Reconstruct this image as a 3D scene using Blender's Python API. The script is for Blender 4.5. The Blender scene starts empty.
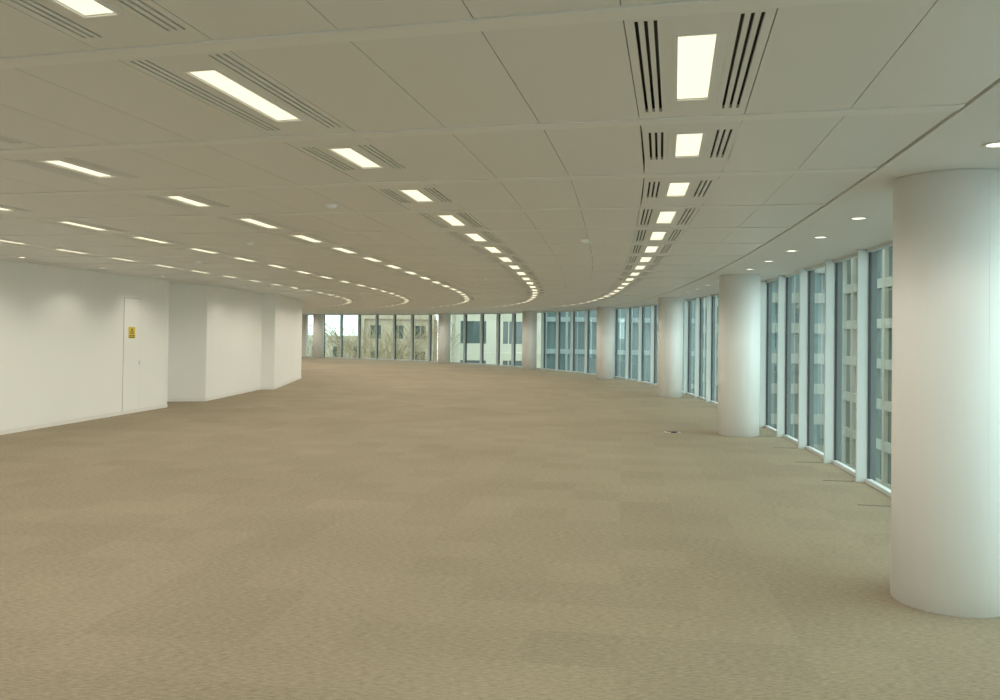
import bpy, math, random
from mathutils import Matrix, Vector
random.seed(7)
H=2.75; CAMH=1.70; F=870.0
scene=bpy.context.scene
scene.view_settings.view_transform='Standard'
scene.view_settings.look='None'
scene.view_settings.exposure=0.05

# ---------------------------------------------------------------- plan curve
KEYS=[(-12,17),(0,11.5),(5,9.5),(10,7.5),(15,5.5),(20,4.3),(28,-2),(37,-17),(45,-29),(52,-46),(60,-57),(80,-75)]
SKEW=[(-12,4),(5,4.2),(8,3.3),(14,1.2),(20,0),(90,0)]
LAT=[(2,.03),(3.2,.047),(4.5,.083),(6,.08),(7.5,.045),(9,.03),(12,.02),(20,0)]
X0=1.90
def lerpk(K,s):
    if s<=K[0][0]: return K[0][1]
    for (a,b),(c,d) in zip(K,K[1:]):
        if s<=c: return b+(d-b)*(s-a)/(c-a)
    return K[-1][1]
def heading(s): return math.radians(lerpk(KEYS,s))
def hnorm(s): return math.radians(lerpk(KEYS,s)+lerpk(SKEW,s))
DS=0.05
TAB={}
x,y=X0,0.0; TAB[0]=(x,y)
for i in range(1,1700):
    h=heading((i-.5)*DS); x+=math.sin(h)*DS; y+=math.cos(h)*DS; TAB[i]=(x,y)
x,y=X0,0.0
for i in range(-1,-260,-1):
    h=heading((i+.5)*DS); x-=math.sin(h)*DS; y-=math.cos(h)*DS; TAB[i]=(x,y)
def P(s,o=0.0):
    f=s/DS; i=math.floor(f); t=f-i
    a=TAB[i]; b=TAB[i+1]; h=hnorm(s)
    if o<-.6: o=o+lerpk(LAT,s)*min(1,(-o-.6)/.8)
    return (a[0]+(b[0]-a[0])*t+o*math.cos(h), a[1]+(b[1]-a[1])*t-o*math.sin(h))

# ---------------------------------------------------------------- materials
def newmat(name):
    m=bpy.data.materials.new(name); m.use_nodes=True
    nt=m.node_tree; return m,nt,nt.nodes['Principled BSDF']
def mat(name,col,rough=.6,metal=0,noise=0.0,nscale=4,bump=0.0,bscale=200):
    m,nt,b=newmat(name)
    b.inputs['Roughness'].default_value=rough; b.inputs['Metallic'].default_value=metal
    tc=nt.nodes.new('ShaderNodeTexCoord')
    n=nt.nodes.new('ShaderNodeTexNoise'); n.inputs['Scale'].default_value=nscale
    nt.links.new(tc.outputs['Object'],n.inputs['Vector'])
    mx=nt.nodes.new('ShaderNodeMix'); mx.data_type='RGBA'
    mx.inputs[6].default_value=(*[c*(1-noise) for c in col],1)
    mx.inputs[7].default_value=(*[min(1,c*(1+noise)) for c in col],1)
    nt.links.new(n.outputs['Fac'],mx.inputs[0]); nt.links.new(mx.outputs[2],b.inputs['Base Color'])
    if bump>0:
        n2=nt.nodes.new('ShaderNodeTexNoise'); n2.inputs['Scale'].default_value=bscale
        nt.links.new(tc.outputs['Object'],n2.inputs['Vector'])
        bp=nt.nodes.new('ShaderNodeBump'); bp.inputs['Strength'].default_value=bump; bp.inputs['Distance'].default_value=.002
        nt.links.new(n2.outputs['Fac'],bp.inputs['Height']); nt.links.new(bp.outputs['Normal'],b.inputs['Normal'])
    return m
def emat(name,col,strength):
    m,nt,b=newmat(name)
    b.inputs['Base Color'].default_value=(.5,.5,.45,1)
    b.inputs['Emission Color'].default_value=(*col,1); b.inputs['Emission Strength'].default_value=strength
    return m
M_tile=mat('ceiling_metal_tile',(.77,.77,.745),.40,0,.02,.7)
M_band=mat('ceiling_band',(.82,.82,.79),.45,0,.02,1)
M_void=mat('ceiling_void',(.05,.05,.05),.9)
M_plaster=mat('white_plaster',(.79,.79,.77),.7,0,.02,2)
M_wall=mat('wall_paint',(.87,.86,.81),.75,0,.015,1.5)
M_col=mat('column_paint',(.88,.875,.85),.5,0,.015,2)
M_diff=emat('light_diffuser',(1,.92,.64),1.15)
M_down=emat('downlight_lamp',(1,.93,.75),3.0)
M_ring=mat('downlight_ring',(.8,.8,.78),.3)
M_alu=mat('mullion_paint',(.60,.65,.64),.45,0,.02,3)
M_dark=mat('dark_gasket',(.04,.045,.05),.5)
M_trim=mat('trim_paint',(.8,.78,.72),.5)
# glass : tinted transparent + angle dependent mirror, same from both sides
M_glass=bpy.data.materials.new('window_glass'); M_glass.use_nodes=True
nt=M_glass.node_tree; nt.nodes.clear()
out=nt.nodes.new('ShaderNodeOutputMaterial'); tr=nt.nodes.new('ShaderNodeBsdfTransparent'); gl=nt.nodes.new('ShaderNodeBsdfGlossy')
lw=nt.nodes.new('ShaderNodeLayerWeight'); lw.inputs['Blend'].default_value=.5
pw=nt.nodes.new('ShaderNodeMath'); pw.operation='POWER'; pw.inputs[1].default_value=5
ml=nt.nodes.new('ShaderNodeMath'); ml.operation='MULTIPLY_ADD'; ml.inputs[1].default_value=.8; ml.inputs[2].default_value=.07
nt.links.new(lw.outputs['Facing'],pw.inputs[0]); nt.links.new(pw.outputs[0],ml.inputs[0])
mx=nt.nodes.new('ShaderNodeMixShader')
tr.inputs['Color'].default_value=(.67,.84,.79,1); gl.inputs['Roughness'].default_value=0.0
gl.inputs['Color'].default_value=(.9,1,.98,1)
nt.links.new(ml.outputs[0],mx.inputs[0]); nt.links.new(tr.outputs[0],mx.inputs[1]); nt.links.new(gl.outputs[0],mx.inputs[2]); nt.links.new(mx.outputs[0],out.inputs[0])

def carpet():
    m,nt,b=newmat('carpet'); N=nt.nodes; L=nt.links
    tc=N.new('ShaderNodeTexCoord')
    mp=N.new('ShaderNodeMapping'); mp.inputs['Rotation'].default_value=(0,0,math.radians(8)); L.new(tc.outputs['Object'],mp.inputs['Vector'])
    sc=N.new('ShaderNodeVectorMath'); sc.operation='SCALE'; sc.inputs['Scale'].default_value=2.0; L.new(mp.outputs[0],sc.inputs[0])
    fl=N.new('ShaderNodeVectorMath'); fl.operation='FLOOR'; L.new(sc.outputs[0],fl.inputs[0])
    wn=N.new('ShaderNodeTexWhiteNoise'); wn.noise_dimensions='2D'; L.new(fl.outputs[0],wn.inputs['Vector'])
    mp2=N.new('ShaderNodeMapping'); mp2.inputs['Scale'].default_value=(22,80,1); mp2.inputs['Rotation'].default_value=(0,0,math.radians(6)); L.new(tc.outputs['Object'],mp2.inputs['Vector'])
    n1=N.new('ShaderNodeTexNoise'); n1.inputs['Scale'].default_value=1.0; n1.inputs['Detail'].default_value=3; L.new(mp2.outputs[0],n1.inputs['Vector'])
    n2=N.new('ShaderNodeTexNoise'); n2.inputs['Scale'].default_value=.45; n2.inputs['Detail'].default_value=3; L.new(tc.outputs['Object'],n2.inputs['Vector'])
    n3=N.new('ShaderNodeTexNoise'); n3.inputs['Scale'].default_value=120; L.new(tc.outputs['Object'],n3.inputs['Vector'])
    def mth(op,a,b_):
        q=N.new('ShaderNodeMath'); q.operation=op
        for i,v in enumerate((a,b_)):
            if isinstance(v,(int,float)): q.inputs[i].default_value=v
            else: L.new(v,q.inputs[i])
        return q.outputs[0]
    v=mth('MULTIPLY',wn.outputs['Value'],.095)
    v=mth('ADD',v,mth('MULTIPLY',n1.outputs['Fac'],1.0))
    v=mth('ADD',v,mth('MULTIPLY',n2.outputs['Fac'],.32))
    v=mth('ADD',v,mth('MULTIPLY',n3.outputs['Fac'],.5))
    v=mth('ADD',v,.04)
    vm=N.new('ShaderNodeVectorMath'); vm.operation='SCALE'; vm.inputs[0].default_value=(.325,.275,.193); L.new(v,vm.inputs['Scale'])
    L.new(vm.outputs[0],b.inputs['Base Color'])
    b.inputs['Roughness'].default_value=.95; b.inputs['Specular IOR Level'].default_value=.15
    bp=N.new('ShaderNodeBump'); bp.inputs['Strength'].default_value=.4; bp.inputs['Distance'].default_value=.006
    L.new(n1.outputs['Fac'],bp.inputs['Height']); L.new(bp.outputs['Normal'],b.inputs['Normal'])
    return m
M_carpet=carpet()

# ---------------------------------------------------------------- mesh collector
class MB:
    def __init__(s,mats): s.v=[];s.f=[];s.m=[];s.mats=mats;s.smooth=[]
    def hexa(s,c,mi=0):
        b=len(s.v); s.v+=c
        for f in ((3,2,1,0),(4,5,6,7),(0,1,5,4),(1,2,6,5),(2,3,7,6),(3,0,4,7)):
            s.f.append([b+i for i in f]); s.m.append(mi); s.smooth.append(False)
    def cbox(s,s0,s1,o0,o1,z0,z1,mi=0):
        q=[P(s0,o0),P(s0,o1),P(s1,o1),P(s1,o0)]
        s.hexa([(a,b,z0) for a,b in q]+[(a,b,z1) for a,b in q],mi)
    def cstrip(s,s0,s1,o0,o1,z0,z1,mi=0,step=.75):
        n=max(1,math.ceil((s1-s0)/step))
        for i in range(n):
            s.cbox(s0+(s1-s0)*i/n,s0+(s1-s0)*(i+1)/n,o0,o1,z0,z1,mi)
    def box(s,x0,x1,y0,y1,z0,z1,mi=0,M=None):
        c=[(x0,y0,z0),(x1,y0,z0),(x1,y1,z0),(x0,y1,z0),(x0,y0,z1),(x1,y0,z1),(x1,y1,z1),(x0,y1,z1)]
        if M: c=[tuple(M@Vector(p)) for p in c]
        s.hexa(c,mi)
    def quad(s,pts,mi=0):
        b=len(s.v); s.v+=pts; s.f.append([b+i for i in range(len(pts))]); s.m.append(mi); s.smooth.append(False)
    def lathe(s,cx,cy,prof,mi=0,n=64,smooth=True):
        b=len(s.v)
        for r,z in prof:
            for i in range(n):
                a=2*math.pi*i/n; s.v.append((cx+r*math.cos(a),cy+r*math.sin(a),z))
        for j in range(len(prof)-1):
            for i in range(n):
                k=(i+1)%n
                s.f.append([b+j*n+i,b+j*n+k,b+(j+1)*n+k,b+(j+1)*n+i]); s.m.append(mi if isinstance(mi,int) else mi[j]); s.smooth.append(smooth)
    def disc(s,cx,cy,r,z,mi=0,n=24):
        s.quad([(cx+r*math.cos(-2*math.pi*i/n),cy+r*math.sin(-2*math.pi*i/n),z) for i in range(n)],mi)
    def wallseg(s,a,b,z0,z1,th,mi=0):
        dx,dy=b[0]-a[0],b[1]-a[1]; L=math.hypot(dx,dy); nx,ny=-dy/L*th,dx/L*th
        q=[a,b,(b[0]+nx,b[1]+ny),(a[0]+nx,a[1]+ny)]
        s.hexa([(p[0],p[1],z0) for p in q]+[(p[0],p[1],z1) for p in q],mi)
    def make(s,name,parent=None):
        me=bpy.data.meshes.new(name); me.from_pydata(s.v,[],s.f); me.update()
        for m in s.mats: me.materials.append(m)
        me.polygons.foreach_set('material_index',s.m); me.polygons.foreach_set('use_smooth',s.smooth)
        o=bpy.data.objects.new(name,me); scene.collection.objects.link(o)
        if parent: o.parent=parent
        return o

S0,S1=-7.0,75.0
SG=63.0
O_GLASS=.75
# ---------------------------------------------------------------- floor
fb=MB([M_carpet,M_dark,M_trim])
n=110
for i in range(n):
    a=S0-1+(S1+1.5-S0)*i/n; b=S0-1+(S1+1.5-S0)*(i+1)/n
    fb.quad([(*P(a,-21.5),0),(*P(a,O_GLASS+.12),0),(*P(b,O_GLASS+.12),0),(*P(b,-21.5),0)],0)
fb.make('floor')
MUL0=0.05
mul=[MUL0+1.5*k for k in range(-4,44)]
mul=[m for m in mul if S0<m<SG-.3]
tb=MB([M_dark])
for m in mul:
    tb.cbox(m-.006,m+.006,.24,.60,0.0005,.003)
tb.make('trim_1_floor_joints')

# ---------------------------------------------------------------- ceiling
RSP=1.97; O_A=-1.82; HB=.246; O_B=-.555; HW=.066
cb=MB([M_tile,M_band,M_void,M_plaster])
lb=MB([M_diff,M_ring])
lights=[]
G=.002
ZT=H+.016
def rect(s0,s1,o0,o1,mi=0,z=H): cb.cbox(s0,s1,o0,o1,z,ZT if z==H else z+.02,mi)
J0=3.85
k=-7
while True:
    j=J0+1.5*k
    if j>S1-1.5: break
    deep = j>30
    nrows = 9 if deep else 5
    a=j+.055; b=j+1.5-.055
    if k<=-1: lc,hl,sl=j+.70,.43,.62
    elif k<=1: lc,hl,sl=j+.61,.305,.36
    else: lc,hl,sl=j+.655,.41,.56
    sa,sb=lc-sl,lc+sl
    sa=max(sa,a+.04)
    rect(a+G,b-G,O_A+HB+G,O_A+HB+.4925-G); rect(a+G,b-G,O_A+HB+.4925+G,O_B-.006)
    for r in range(nrows):
        oc=O_A-RSP*r
        rect(a+G,sa,oc-HB+G,oc+HB-G); rect(sb,b-G,oc-HB+G,oc+HB-G)
        rect(sa,lc-hl,oc-.11,oc+.11); rect(lc+hl,sb,oc-.11,oc+.11)
        rect(lc-hl,lc+hl,oc-.11,oc-HW); rect(lc-hl,lc+hl,oc+HW,oc+.11)
        for sg in (-1,1):
            for (p,q) in ((.110,.135),(.148,.167),(.180,.199),(.212,HB-G)):
                o0,o1=sorted((oc+sg*p,oc+sg*q)); rect(sa,sb,o0,o1)
        o0,o1=oc-HW,oc+HW
        q=[P(lc-hl,o0),P(lc-hl,o1),P(lc+hl,o1),P(lc+hl,o0)]
        lb.quad([(x_,y_,H+.006) for x_,y_ in reversed(q)],0)
        for (u0,u1,w0,w1) in ((lc-hl-.012,lc-hl,o0-.012,o1+.012),(lc+hl,lc+hl+.012,o0-.012,o1+.012),(lc-hl,lc+hl,o0-.012,o0),(lc-hl,lc+hl,o1,o1+.012)):
            lb.cbox(u0,u1,w0,w1,H-.003,H+.012,1)
        lights.append((lc,oc,hl))
        for t in range(3):
            o1=oc-HB-.4925*t; o0=o1-.4925
            rect(a+G,b-G,o0+G,o1-G)
    omin=O_A-RSP*nrows+HB
    if not deep:
        for t in range(3):
            rect(a+G,b-G,omin-.4925*(t+1)+G,omin-.4925*t-G)
        omin-=1.4775
    cb.cbox(j-.055+G,j+.055-G,omin,O_B-.006,H-.006,ZT,1)
    k+=1
n=120
for i in range(n):
    a=S0-.6+(S1+.6-S0)*i/n; b=S0-.6+(S1+.6-S0)*(i+1)/n
    q=[P(a,-21.5),P(a,O_GLASS+.15),P(b,O_GLASS+.15),P(b,-21.5)]
    cb.quad([(x_,y_,H+.09) for x_,y_ in reversed(q)],2)
cb.cstrip(S0-.4,S1,O_B+.006,O_GLASS+.12,H,H+.08,3,step=.75)
cb.cstrip(S0-.4,S1,O_B+.006,O_B+.04,H-.010,H,3,step=.75)
cb.make('ceiling')

# ---------------------------------------------------------------- columns positions
COLS=[-3.4,5.76,15.2,24.4,33.6,42.1,50.5,61.3]
dlb=MB([M_down,M_ring]); spots=[]
def downlight(px,py):
    dlb.lathe(px,py,[(.082,H-.001),(.080,H-.006),(.062,H-.006),(.055,H-.001),(.055,H+.0)],1,24)
    dlb.disc(px,py,.056,H-.002,0)
for k in range(-7,38):
    s=4.72+1.5*k
    if s>60: break
    if min(abs(s-c) for c in COLS)<.50: continue
    px,py=P(s,-.10); downlight(px,py); spots.append((px,py,0,k))
# ---------------------------------------------------------------- left core wall
WL=[(-10.9,-6.0),(-9.0,5.0),(-7.83,13.6),(-7.2,18.9),(-7.80,18.95),(-7.75,20.35),(-6.94,20.6),(-6.83,24.95),(-6.48,25.05),(-7.05,31.0),(-12.5,31.6),(-20,38),(-27,50),(-27,62)]
wb=MB([M_wall]); 
for a,b in zip(WL,WL[1:]): wb.wallseg(a,b,0,H+.06,.15)
wb.make('wall_left')
bb=MB([M_trim])
for a,b in zip(WL,WL[1:]): bb.wallseg(a,b,0,.07,-.012)
bb.make('baseboard_left')
def wpt(i,z_):
    a,b=WL[2],WL[3]; t=(z_-a[1])/(b[1]-a[1]); return (a[0]+(b[0]-a[0])*t,z_)
for d in (1.5,3.5,5.6,7.7,9.8,11.9,13.1,15.2,17.3):
    if d<13.6:
        t=(d-5.0)/(8.6); px=-9.0+1.17*t
    else: px,_=wpt(2,d)
    downlight(px+.68,d); spots.append((px+.68,d,1,0))
for px,py in ((-6.3,21.4),(-6.2,23.4),(-6.0,26.5),(-6.2,28.6),(-6.4,30.6)):
    downlight(px,py); spots.append((px,py,1,0))
dlb.make('recessed_downlights')
lb.make('recessed_ceiling_lights')

def wallframe(z_):
    a,b=Vector((*WL[2],0)),Vector((*WL[3],0)); d=(b-a).normalized(); nrm=Vector((d.y,-d.x,0))
    p=Vector((*wpt(2,z_),0))
    M=Matrix(((d.x,nrm.x,0,p.x),(d.y,nrm.y,0,p.y),(0,0,1,0),(0,0,0,1))); return M
Md=wallframe(17.14)
M_line=mat('door_shadow_line',(.45,.42,.36),.7)
db=MB([M_wall,M_line,M_ring])
db.box(0,.62,0,.008,.01,2.30,0,Md)
for (a,b,c,d) in ((-.008,0,0,2.31),(.62,.628,0,2.31),(-.008,.628,2.30,2.308)):
    db.box(a,b,0,.005,c,d,1,Md)
db.box(.56,.585,.008,.03,1.0,1.02,2,Md); db.box(.56,.585,.025,.035,.96,1.05,2,Md)
door=db.make('door_1')
M_yel=mat('sign_yellow',(.85,.62,.05),.4); 
sb_=MB([M_yel,M_dark]); Ms=wallframe(17.28)
sb_.box(.02,.26,.009,.014,1.50,1.73,0,Ms)
def tri(cx,cz,r,y0,mi):
    pts=[Ms@Vector((cx+r*math.sin(t),y0,cz+r*math.cos(t))) for t in (0,2.0944,4.18879)]
    sb_.quad([tuple(p) for p in pts],mi)
tri(.14,1.635,.08,.0155,1); tri(.14,1.632,.05,.0165,0)
sb_.box(.134,.146,.016,.0175,1.62,1.66,1,Ms); sb_.box(.04,.24,.014,.0155,1.515,1.53,1,Ms); sb_.box(.04,.24,.014,.0155,1.545,1.56,1,Ms)
sb_.make('warning_sign',door)

kb=MB([M_wall]); a=P(S0,O_GLASS+.1); kb.wallseg(a,(-11.0,-6.2),0,H+.06,.15); kb.make('wall_back')
kb=MB([M_wall]); kb.cstrip(SG,S1,O_GLASS-.05,O_GLASS+.1,0,H+.06,0,1.5); a=P(S1,O_GLASS); kb.wallseg((-27.2,62),a,0,H+.06,.15); kb.make('wall_far')

# ---------------------------------------------------------------- columns
for i,s in enumerate(COLS):
    px,py=P(s,0.0)
    m=MB([M_col,M_dark,M_trim])
    R=.347
    m.lathe(0,0,[(R-.008,0),(R-.008,.006),(R,.008),(R,H-.012),(R-.010,H-.010),(R-.010,H-.001)],[2,0,0,0,2],96)
    m.disc(0,0,R-.012,.0,1,48)
    for ang in (100,280):
        c,s_=math.cos(math.radians(ang)),math.sin(math.radians(ang))
        M=Matrix(((c,-s_,0,0),(s_,c,0,0),(0,0,1,0),(0,0,0,1)))
        m.box(R-.003,R+.0006,-.001,.001,.015,H-.025,2,M)
    o=m.make('column'); o.location=(px,py,0)

# ---------------------------------------------------------------- windows
edges=[S0]+[min(mul,key=lambda q:abs(q-c)) for c in COLS[:-1]]+[SG]
for wi,(a,b) in enumerate(zip(edges,edges[1:])):
    w=MB([M_glass,M_alu,M_dark])
    ms=[m for m in mul if a-1e-6<=m<b-1e-6]
    pts=sorted(set([a]+ms+[b]))
    for p,q in zip(pts,pts[1:]):
        g=[P(q,O_GLASS),P(p,O_GLASS)]
        w.quad([(*g[0],.05),(*g[1],.05),(*g[1],H-.03),(*g[0],H-.03)],0)
        w.cbox(p,q,O_GLASS-.035,O_GLASS+.03,0,.045,1)
        w.cbox(p,q,O_GLASS-.035,O_GLASS+.03,H-.04,H,1)
    for m_ in ms:
        w.cbox(m_-.025,m_+.025,O_GLASS-.135,O_GLASS-.012,0,H,1)
        w.cbox(m_-.045,m_+.045,O_GLASS-.012,O_GLASS+.012,0,H,2)
        w.cbox(m_-.03,m_+.03,O_GLASS+.012,O_GLASS+.08,0,H,2)
    w.make('window_%d'%(wi+1))

# floor outlet box
fbm=MB([M_dark,M_ring]); px,py=3.05,15.3
M=Matrix.Translation((px,py,0))@Matrix.Rotation(math.radians(12),4,'Z')
fbm.box(-.13,.13,-.07,.07,.0,.006,1,M); fbm.box(-.10,.11,-.05,.05,.006,.010,0,M)
fbm.box(-.05,.05,-.085,-.06,.0,.02,0,M)
fbm.make('floor_outlet_box')
sd=MB([M_col,M_dark])
for s,o in ((9.3,-6.6),(12.3,-8.6),(9.3,-2.6),(16.8,-4.6),(20,-10),(6.3,-4.62)):
    px,py=P(s,o); sd.lathe(px,py,[(.05,H),(.05,H-.015),(.04,H-.03),(.02,H-.035),(.001,H-.036)],0,24)
sd.make('smoke_detectors')

# ---------------------------------------------------------------- outside
GZ=-14
gm=mat('asphalt',(.18,.185,.18),.9,0,.2,.3)
g=MB([gm]); g.quad([(-150,-60,GZ),(180,-60,GZ),(180,260,GZ),(-150,260,GZ)]); g.make('street_ground')
def building(name,cx,cy,rot,w,d,z0,z1,bay,fh,wm,gmt,pier=.8,span=1.1,mul_n=2):
    b=MB([gmt,wm,M_dark]); M=Matrix.Translation((cx,cy,0))@Matrix.Rotation(math.radians(rot),4,'Z')
    b.box(-w/2,w/2,-d/2,d/2,z0,z1,0,M)
    nx=max(1,round(w/bay)); nz=max(1,round((z1-z0)/fh)); ny=max(1,round(d/bay))
    for sg in (-1,1):
        for i in range(nx+1):
            c=-w/2+w*i/nx
            b.box(c-pier/2,c+pier/2,*(sorted((sg*d/2,sg*(d/2+.35)))),z0,z1,1,M)
            if i<nx:
                for q in range(1,mul_n):
                    cc=c+w/nx*q/mul_n; b.box(cc-.05,cc+.05,*(sorted((sg*d/2,sg*(d/2+.12)))),z0,z1,1,M)
        for i in range(ny+1):
            c=-d/2+d*i/ny
            b.box(*(sorted((sg*w/2,sg*(w/2+.35)))),c-pier/2,c+pier/2,z0,z1,1,M)
    for k in range(nz+1):
        z=z0+(z1-z0)*k/nz
        b.box(-w/2-.3,w/2+.3,-d/2-.3,d/2+.3,z-span/2,z+span/2,1,M)
    b.box(-w/2-.6,w/2+.6,-d/2-.6,d/2+.6,z1,z1+.6,1,M)
    b.make(name)
Mst=mat('stone_beige',(.36,.34,.28),.85,0,.12,.5)
Mst2=mat('stone_pale',(.60,.55,.44),.85,0,.1,.5)
Mst3=mat('stone_grey',(.40,.40,.36),.85,0,.1,.5)
Mbr=mat('brick_brown',(.52,.41,.30),.85,0,.15,.8)
Mbl=mat('cladding_bluegrey',(.44,.52,.53),.5,0,.1,.5)
Mwg=mat('building_glass',(.07,.10,.095),.12,0,.3,.3)
Mwg2=mat('building_glass_blue',(.17,.24,.25),.15,0,.3,.3)
building('office_building',38,52,-6,16,62,GZ,30,3.0,3.3,Mst,Mwg,.5,.8,3)
building('office_building_far',40,116,0,24,40,GZ,26,3.0,3.4,Mst3,Mwg2,.6,1.1)
building('glass_office_building',14,101,-8,16,16,GZ,24,2.4,3.5,Mbl,Mwg2,.25,.5)
building('stone_office_building',-.9,84,4,7.6,12,GZ,14,3.8,3.4,Mst2,Mwg,1.5,1.5,3)
building('brick_building',-14.2,124,4,9,12,GZ,3.4,3.0,3.6,Mbr,Mwg,1.6,1.7)
building('white_terrace_building',-38,134,16,34,12,GZ,.2,3.2,3.6,Mst2,Mwg,1.5,1.6)
Mbk=mat('bark',(.36,.27,.16),.9,0,.2,3)
def tree(seed,h=17):
    rnd=random.Random(seed)
    cu=bpy.data.curves.new('bare_tree','CURVE'); cu.dimensions='3D'; cu.bevel_depth=1; cu.bevel_resolution=0; cu.use_fill_caps=False
    def br(p,d,L,r,lev):
        n=4; pts=[(p.copy(),r)]
        for i in range(n):
            d=(d+Vector((rnd.uniform(-.18,.18),rnd.uniform(-.18,.18),rnd.uniform(-.02,.12)))).normalized()
            p=p+d*L/n; pts.append((p.copy(),r*(1-.55*(i+1)/n)))
            if lev<3 and (i>=1 or lev>0):
                for q in range(2):
                    a=rnd.uniform(0,6.28); side=Vector((math.cos(a),math.sin(a),rnd.uniform(.1,.7))).normalized()
                    br(p,(d*.6+side*.8).normalized(),L*rnd.uniform(.5,.72),r*(1-.55*(i+1)/n)*.6,lev+1)
        sp=cu.splines.new('POLY'); sp.points.add(len(pts)-1)
        for k,(q,rr) in enumerate(pts): sp.points[k].co=(*q,1); sp.points[k].radius=max(rr*.8,.018)
    br(Vector((0,0,0)),Vector((0,0,1)),h*.55,.28,0)
    cu.materials.append(Mbk); return cu
tcs=[tree(3),tree(8)]
for i,(tx,ty,sc) in enumerate(((-7.5,77,1.0),(-10,73,.95),(-13.5,80,1.0),(-19,88,.95),(-12,94,1.0))):
    o=bpy.data.objects.new('bare_tree',tcs[i%2]); scene.collection.objects.link(o)
    o.location=(tx,ty,GZ); o.rotation_euler=(0,0,i*1.7); o.scale=(sc,sc,sc)

# ---------------------------------------------------------------- lamps
def spotdata(name,power,ang,blend,size,col):
    d=bpy.data.lights.new(name,'SPOT'); d.energy=power; d.spot_size=math.radians(ang); d.spot_blend=blend; d.shadow_soft_size=size; d.color=col; return d
root=bpy.data.objects.new('ceiling_lamps',None); scene.collection.objects.link(root)
WC=(1,.945,.845)
dA=spotdata('lamp',19.5,168,.5,.03,WC)
dA2=spotdata('lamp_pair',39,168,.5,.03,WC)
dW=spotdata('downlamp',12,130,.6,.03,WC)
dP=spotdata('downlamp_perimeter',7,120,.6,.03,WC)
def inside(px,py):
    for a,b in zip(WL,WL[1:]):
        if a[1]<=py<=b[1] and b[1]-a[1]>.2:
            xx=a[0]+(b[0]-a[0])*(py-a[1])/(b[1]-a[1])
            if px<xx+.15: return False
    return True
for n_,(s,o,hl) in enumerate(lights):
    px,py=P(s,o)
    if not inside(px,py) or s>66 or o<-12 or s<-4: continue
    kk=round((s-4.45)/1.5); rr=round((O_A-o)/RSP)
    d=dA
    if s>14:
        if (kk+rr)%2: continue
        d=dA2
    ob=bpy.data.objects.new('lamp',d); ob.location=(px,py,H-.03); scene.collection.objects.link(ob); ob.parent=root
for px,py,t,k in spots:
    if not t and (k%2 or py>35) : continue
    ob=bpy.data.objects.new('downlamp',dW if t else dP); ob.location=(px,py,H-.03); scene.collection.objects.link(ob); ob.parent=root
w=bpy.data.worlds.new('World'); scene.world=w; w.use_nodes=True; nt=w.node_tree
bg=nt.nodes['Background']; tc=nt.nodes.new('ShaderNodeTexCoord'); sx=nt.nodes.new('ShaderNodeSeparateXYZ'); cr=nt.nodes.new('ShaderNodeValToRGB')
nt.links.new(tc.outputs['Generated'],sx.inputs[0]); nt.links.new(sx.outputs['Z'],cr.inputs[0]); nt.links.new(cr.outputs[0],bg.inputs[0])
cr.color_ramp.elements[0].color=(.88,.92,.94,1); cr.color_ramp.elements[1].color=(.78,.84,.88,1); bg.inputs[1].default_value=3.6

# ---------------------------------------------------------------- camera
cam=bpy.data.cameras.new('camera'); cam.lens=F/1000*36; cam.sensor_width=36; cam.clip_end=500
cam.shift_y=-.029
co=bpy.data.objects.new('camera',cam); scene.collection.objects.link(co)
pitch=math.radians(.8)
co.matrix_world=Matrix.Translation((0,0,CAMH))@Matrix.Rotation(math.pi/2+pitch,4,'X')@Matrix.Rotation(math.radians(.74),4,'Z')
scene.camera=co
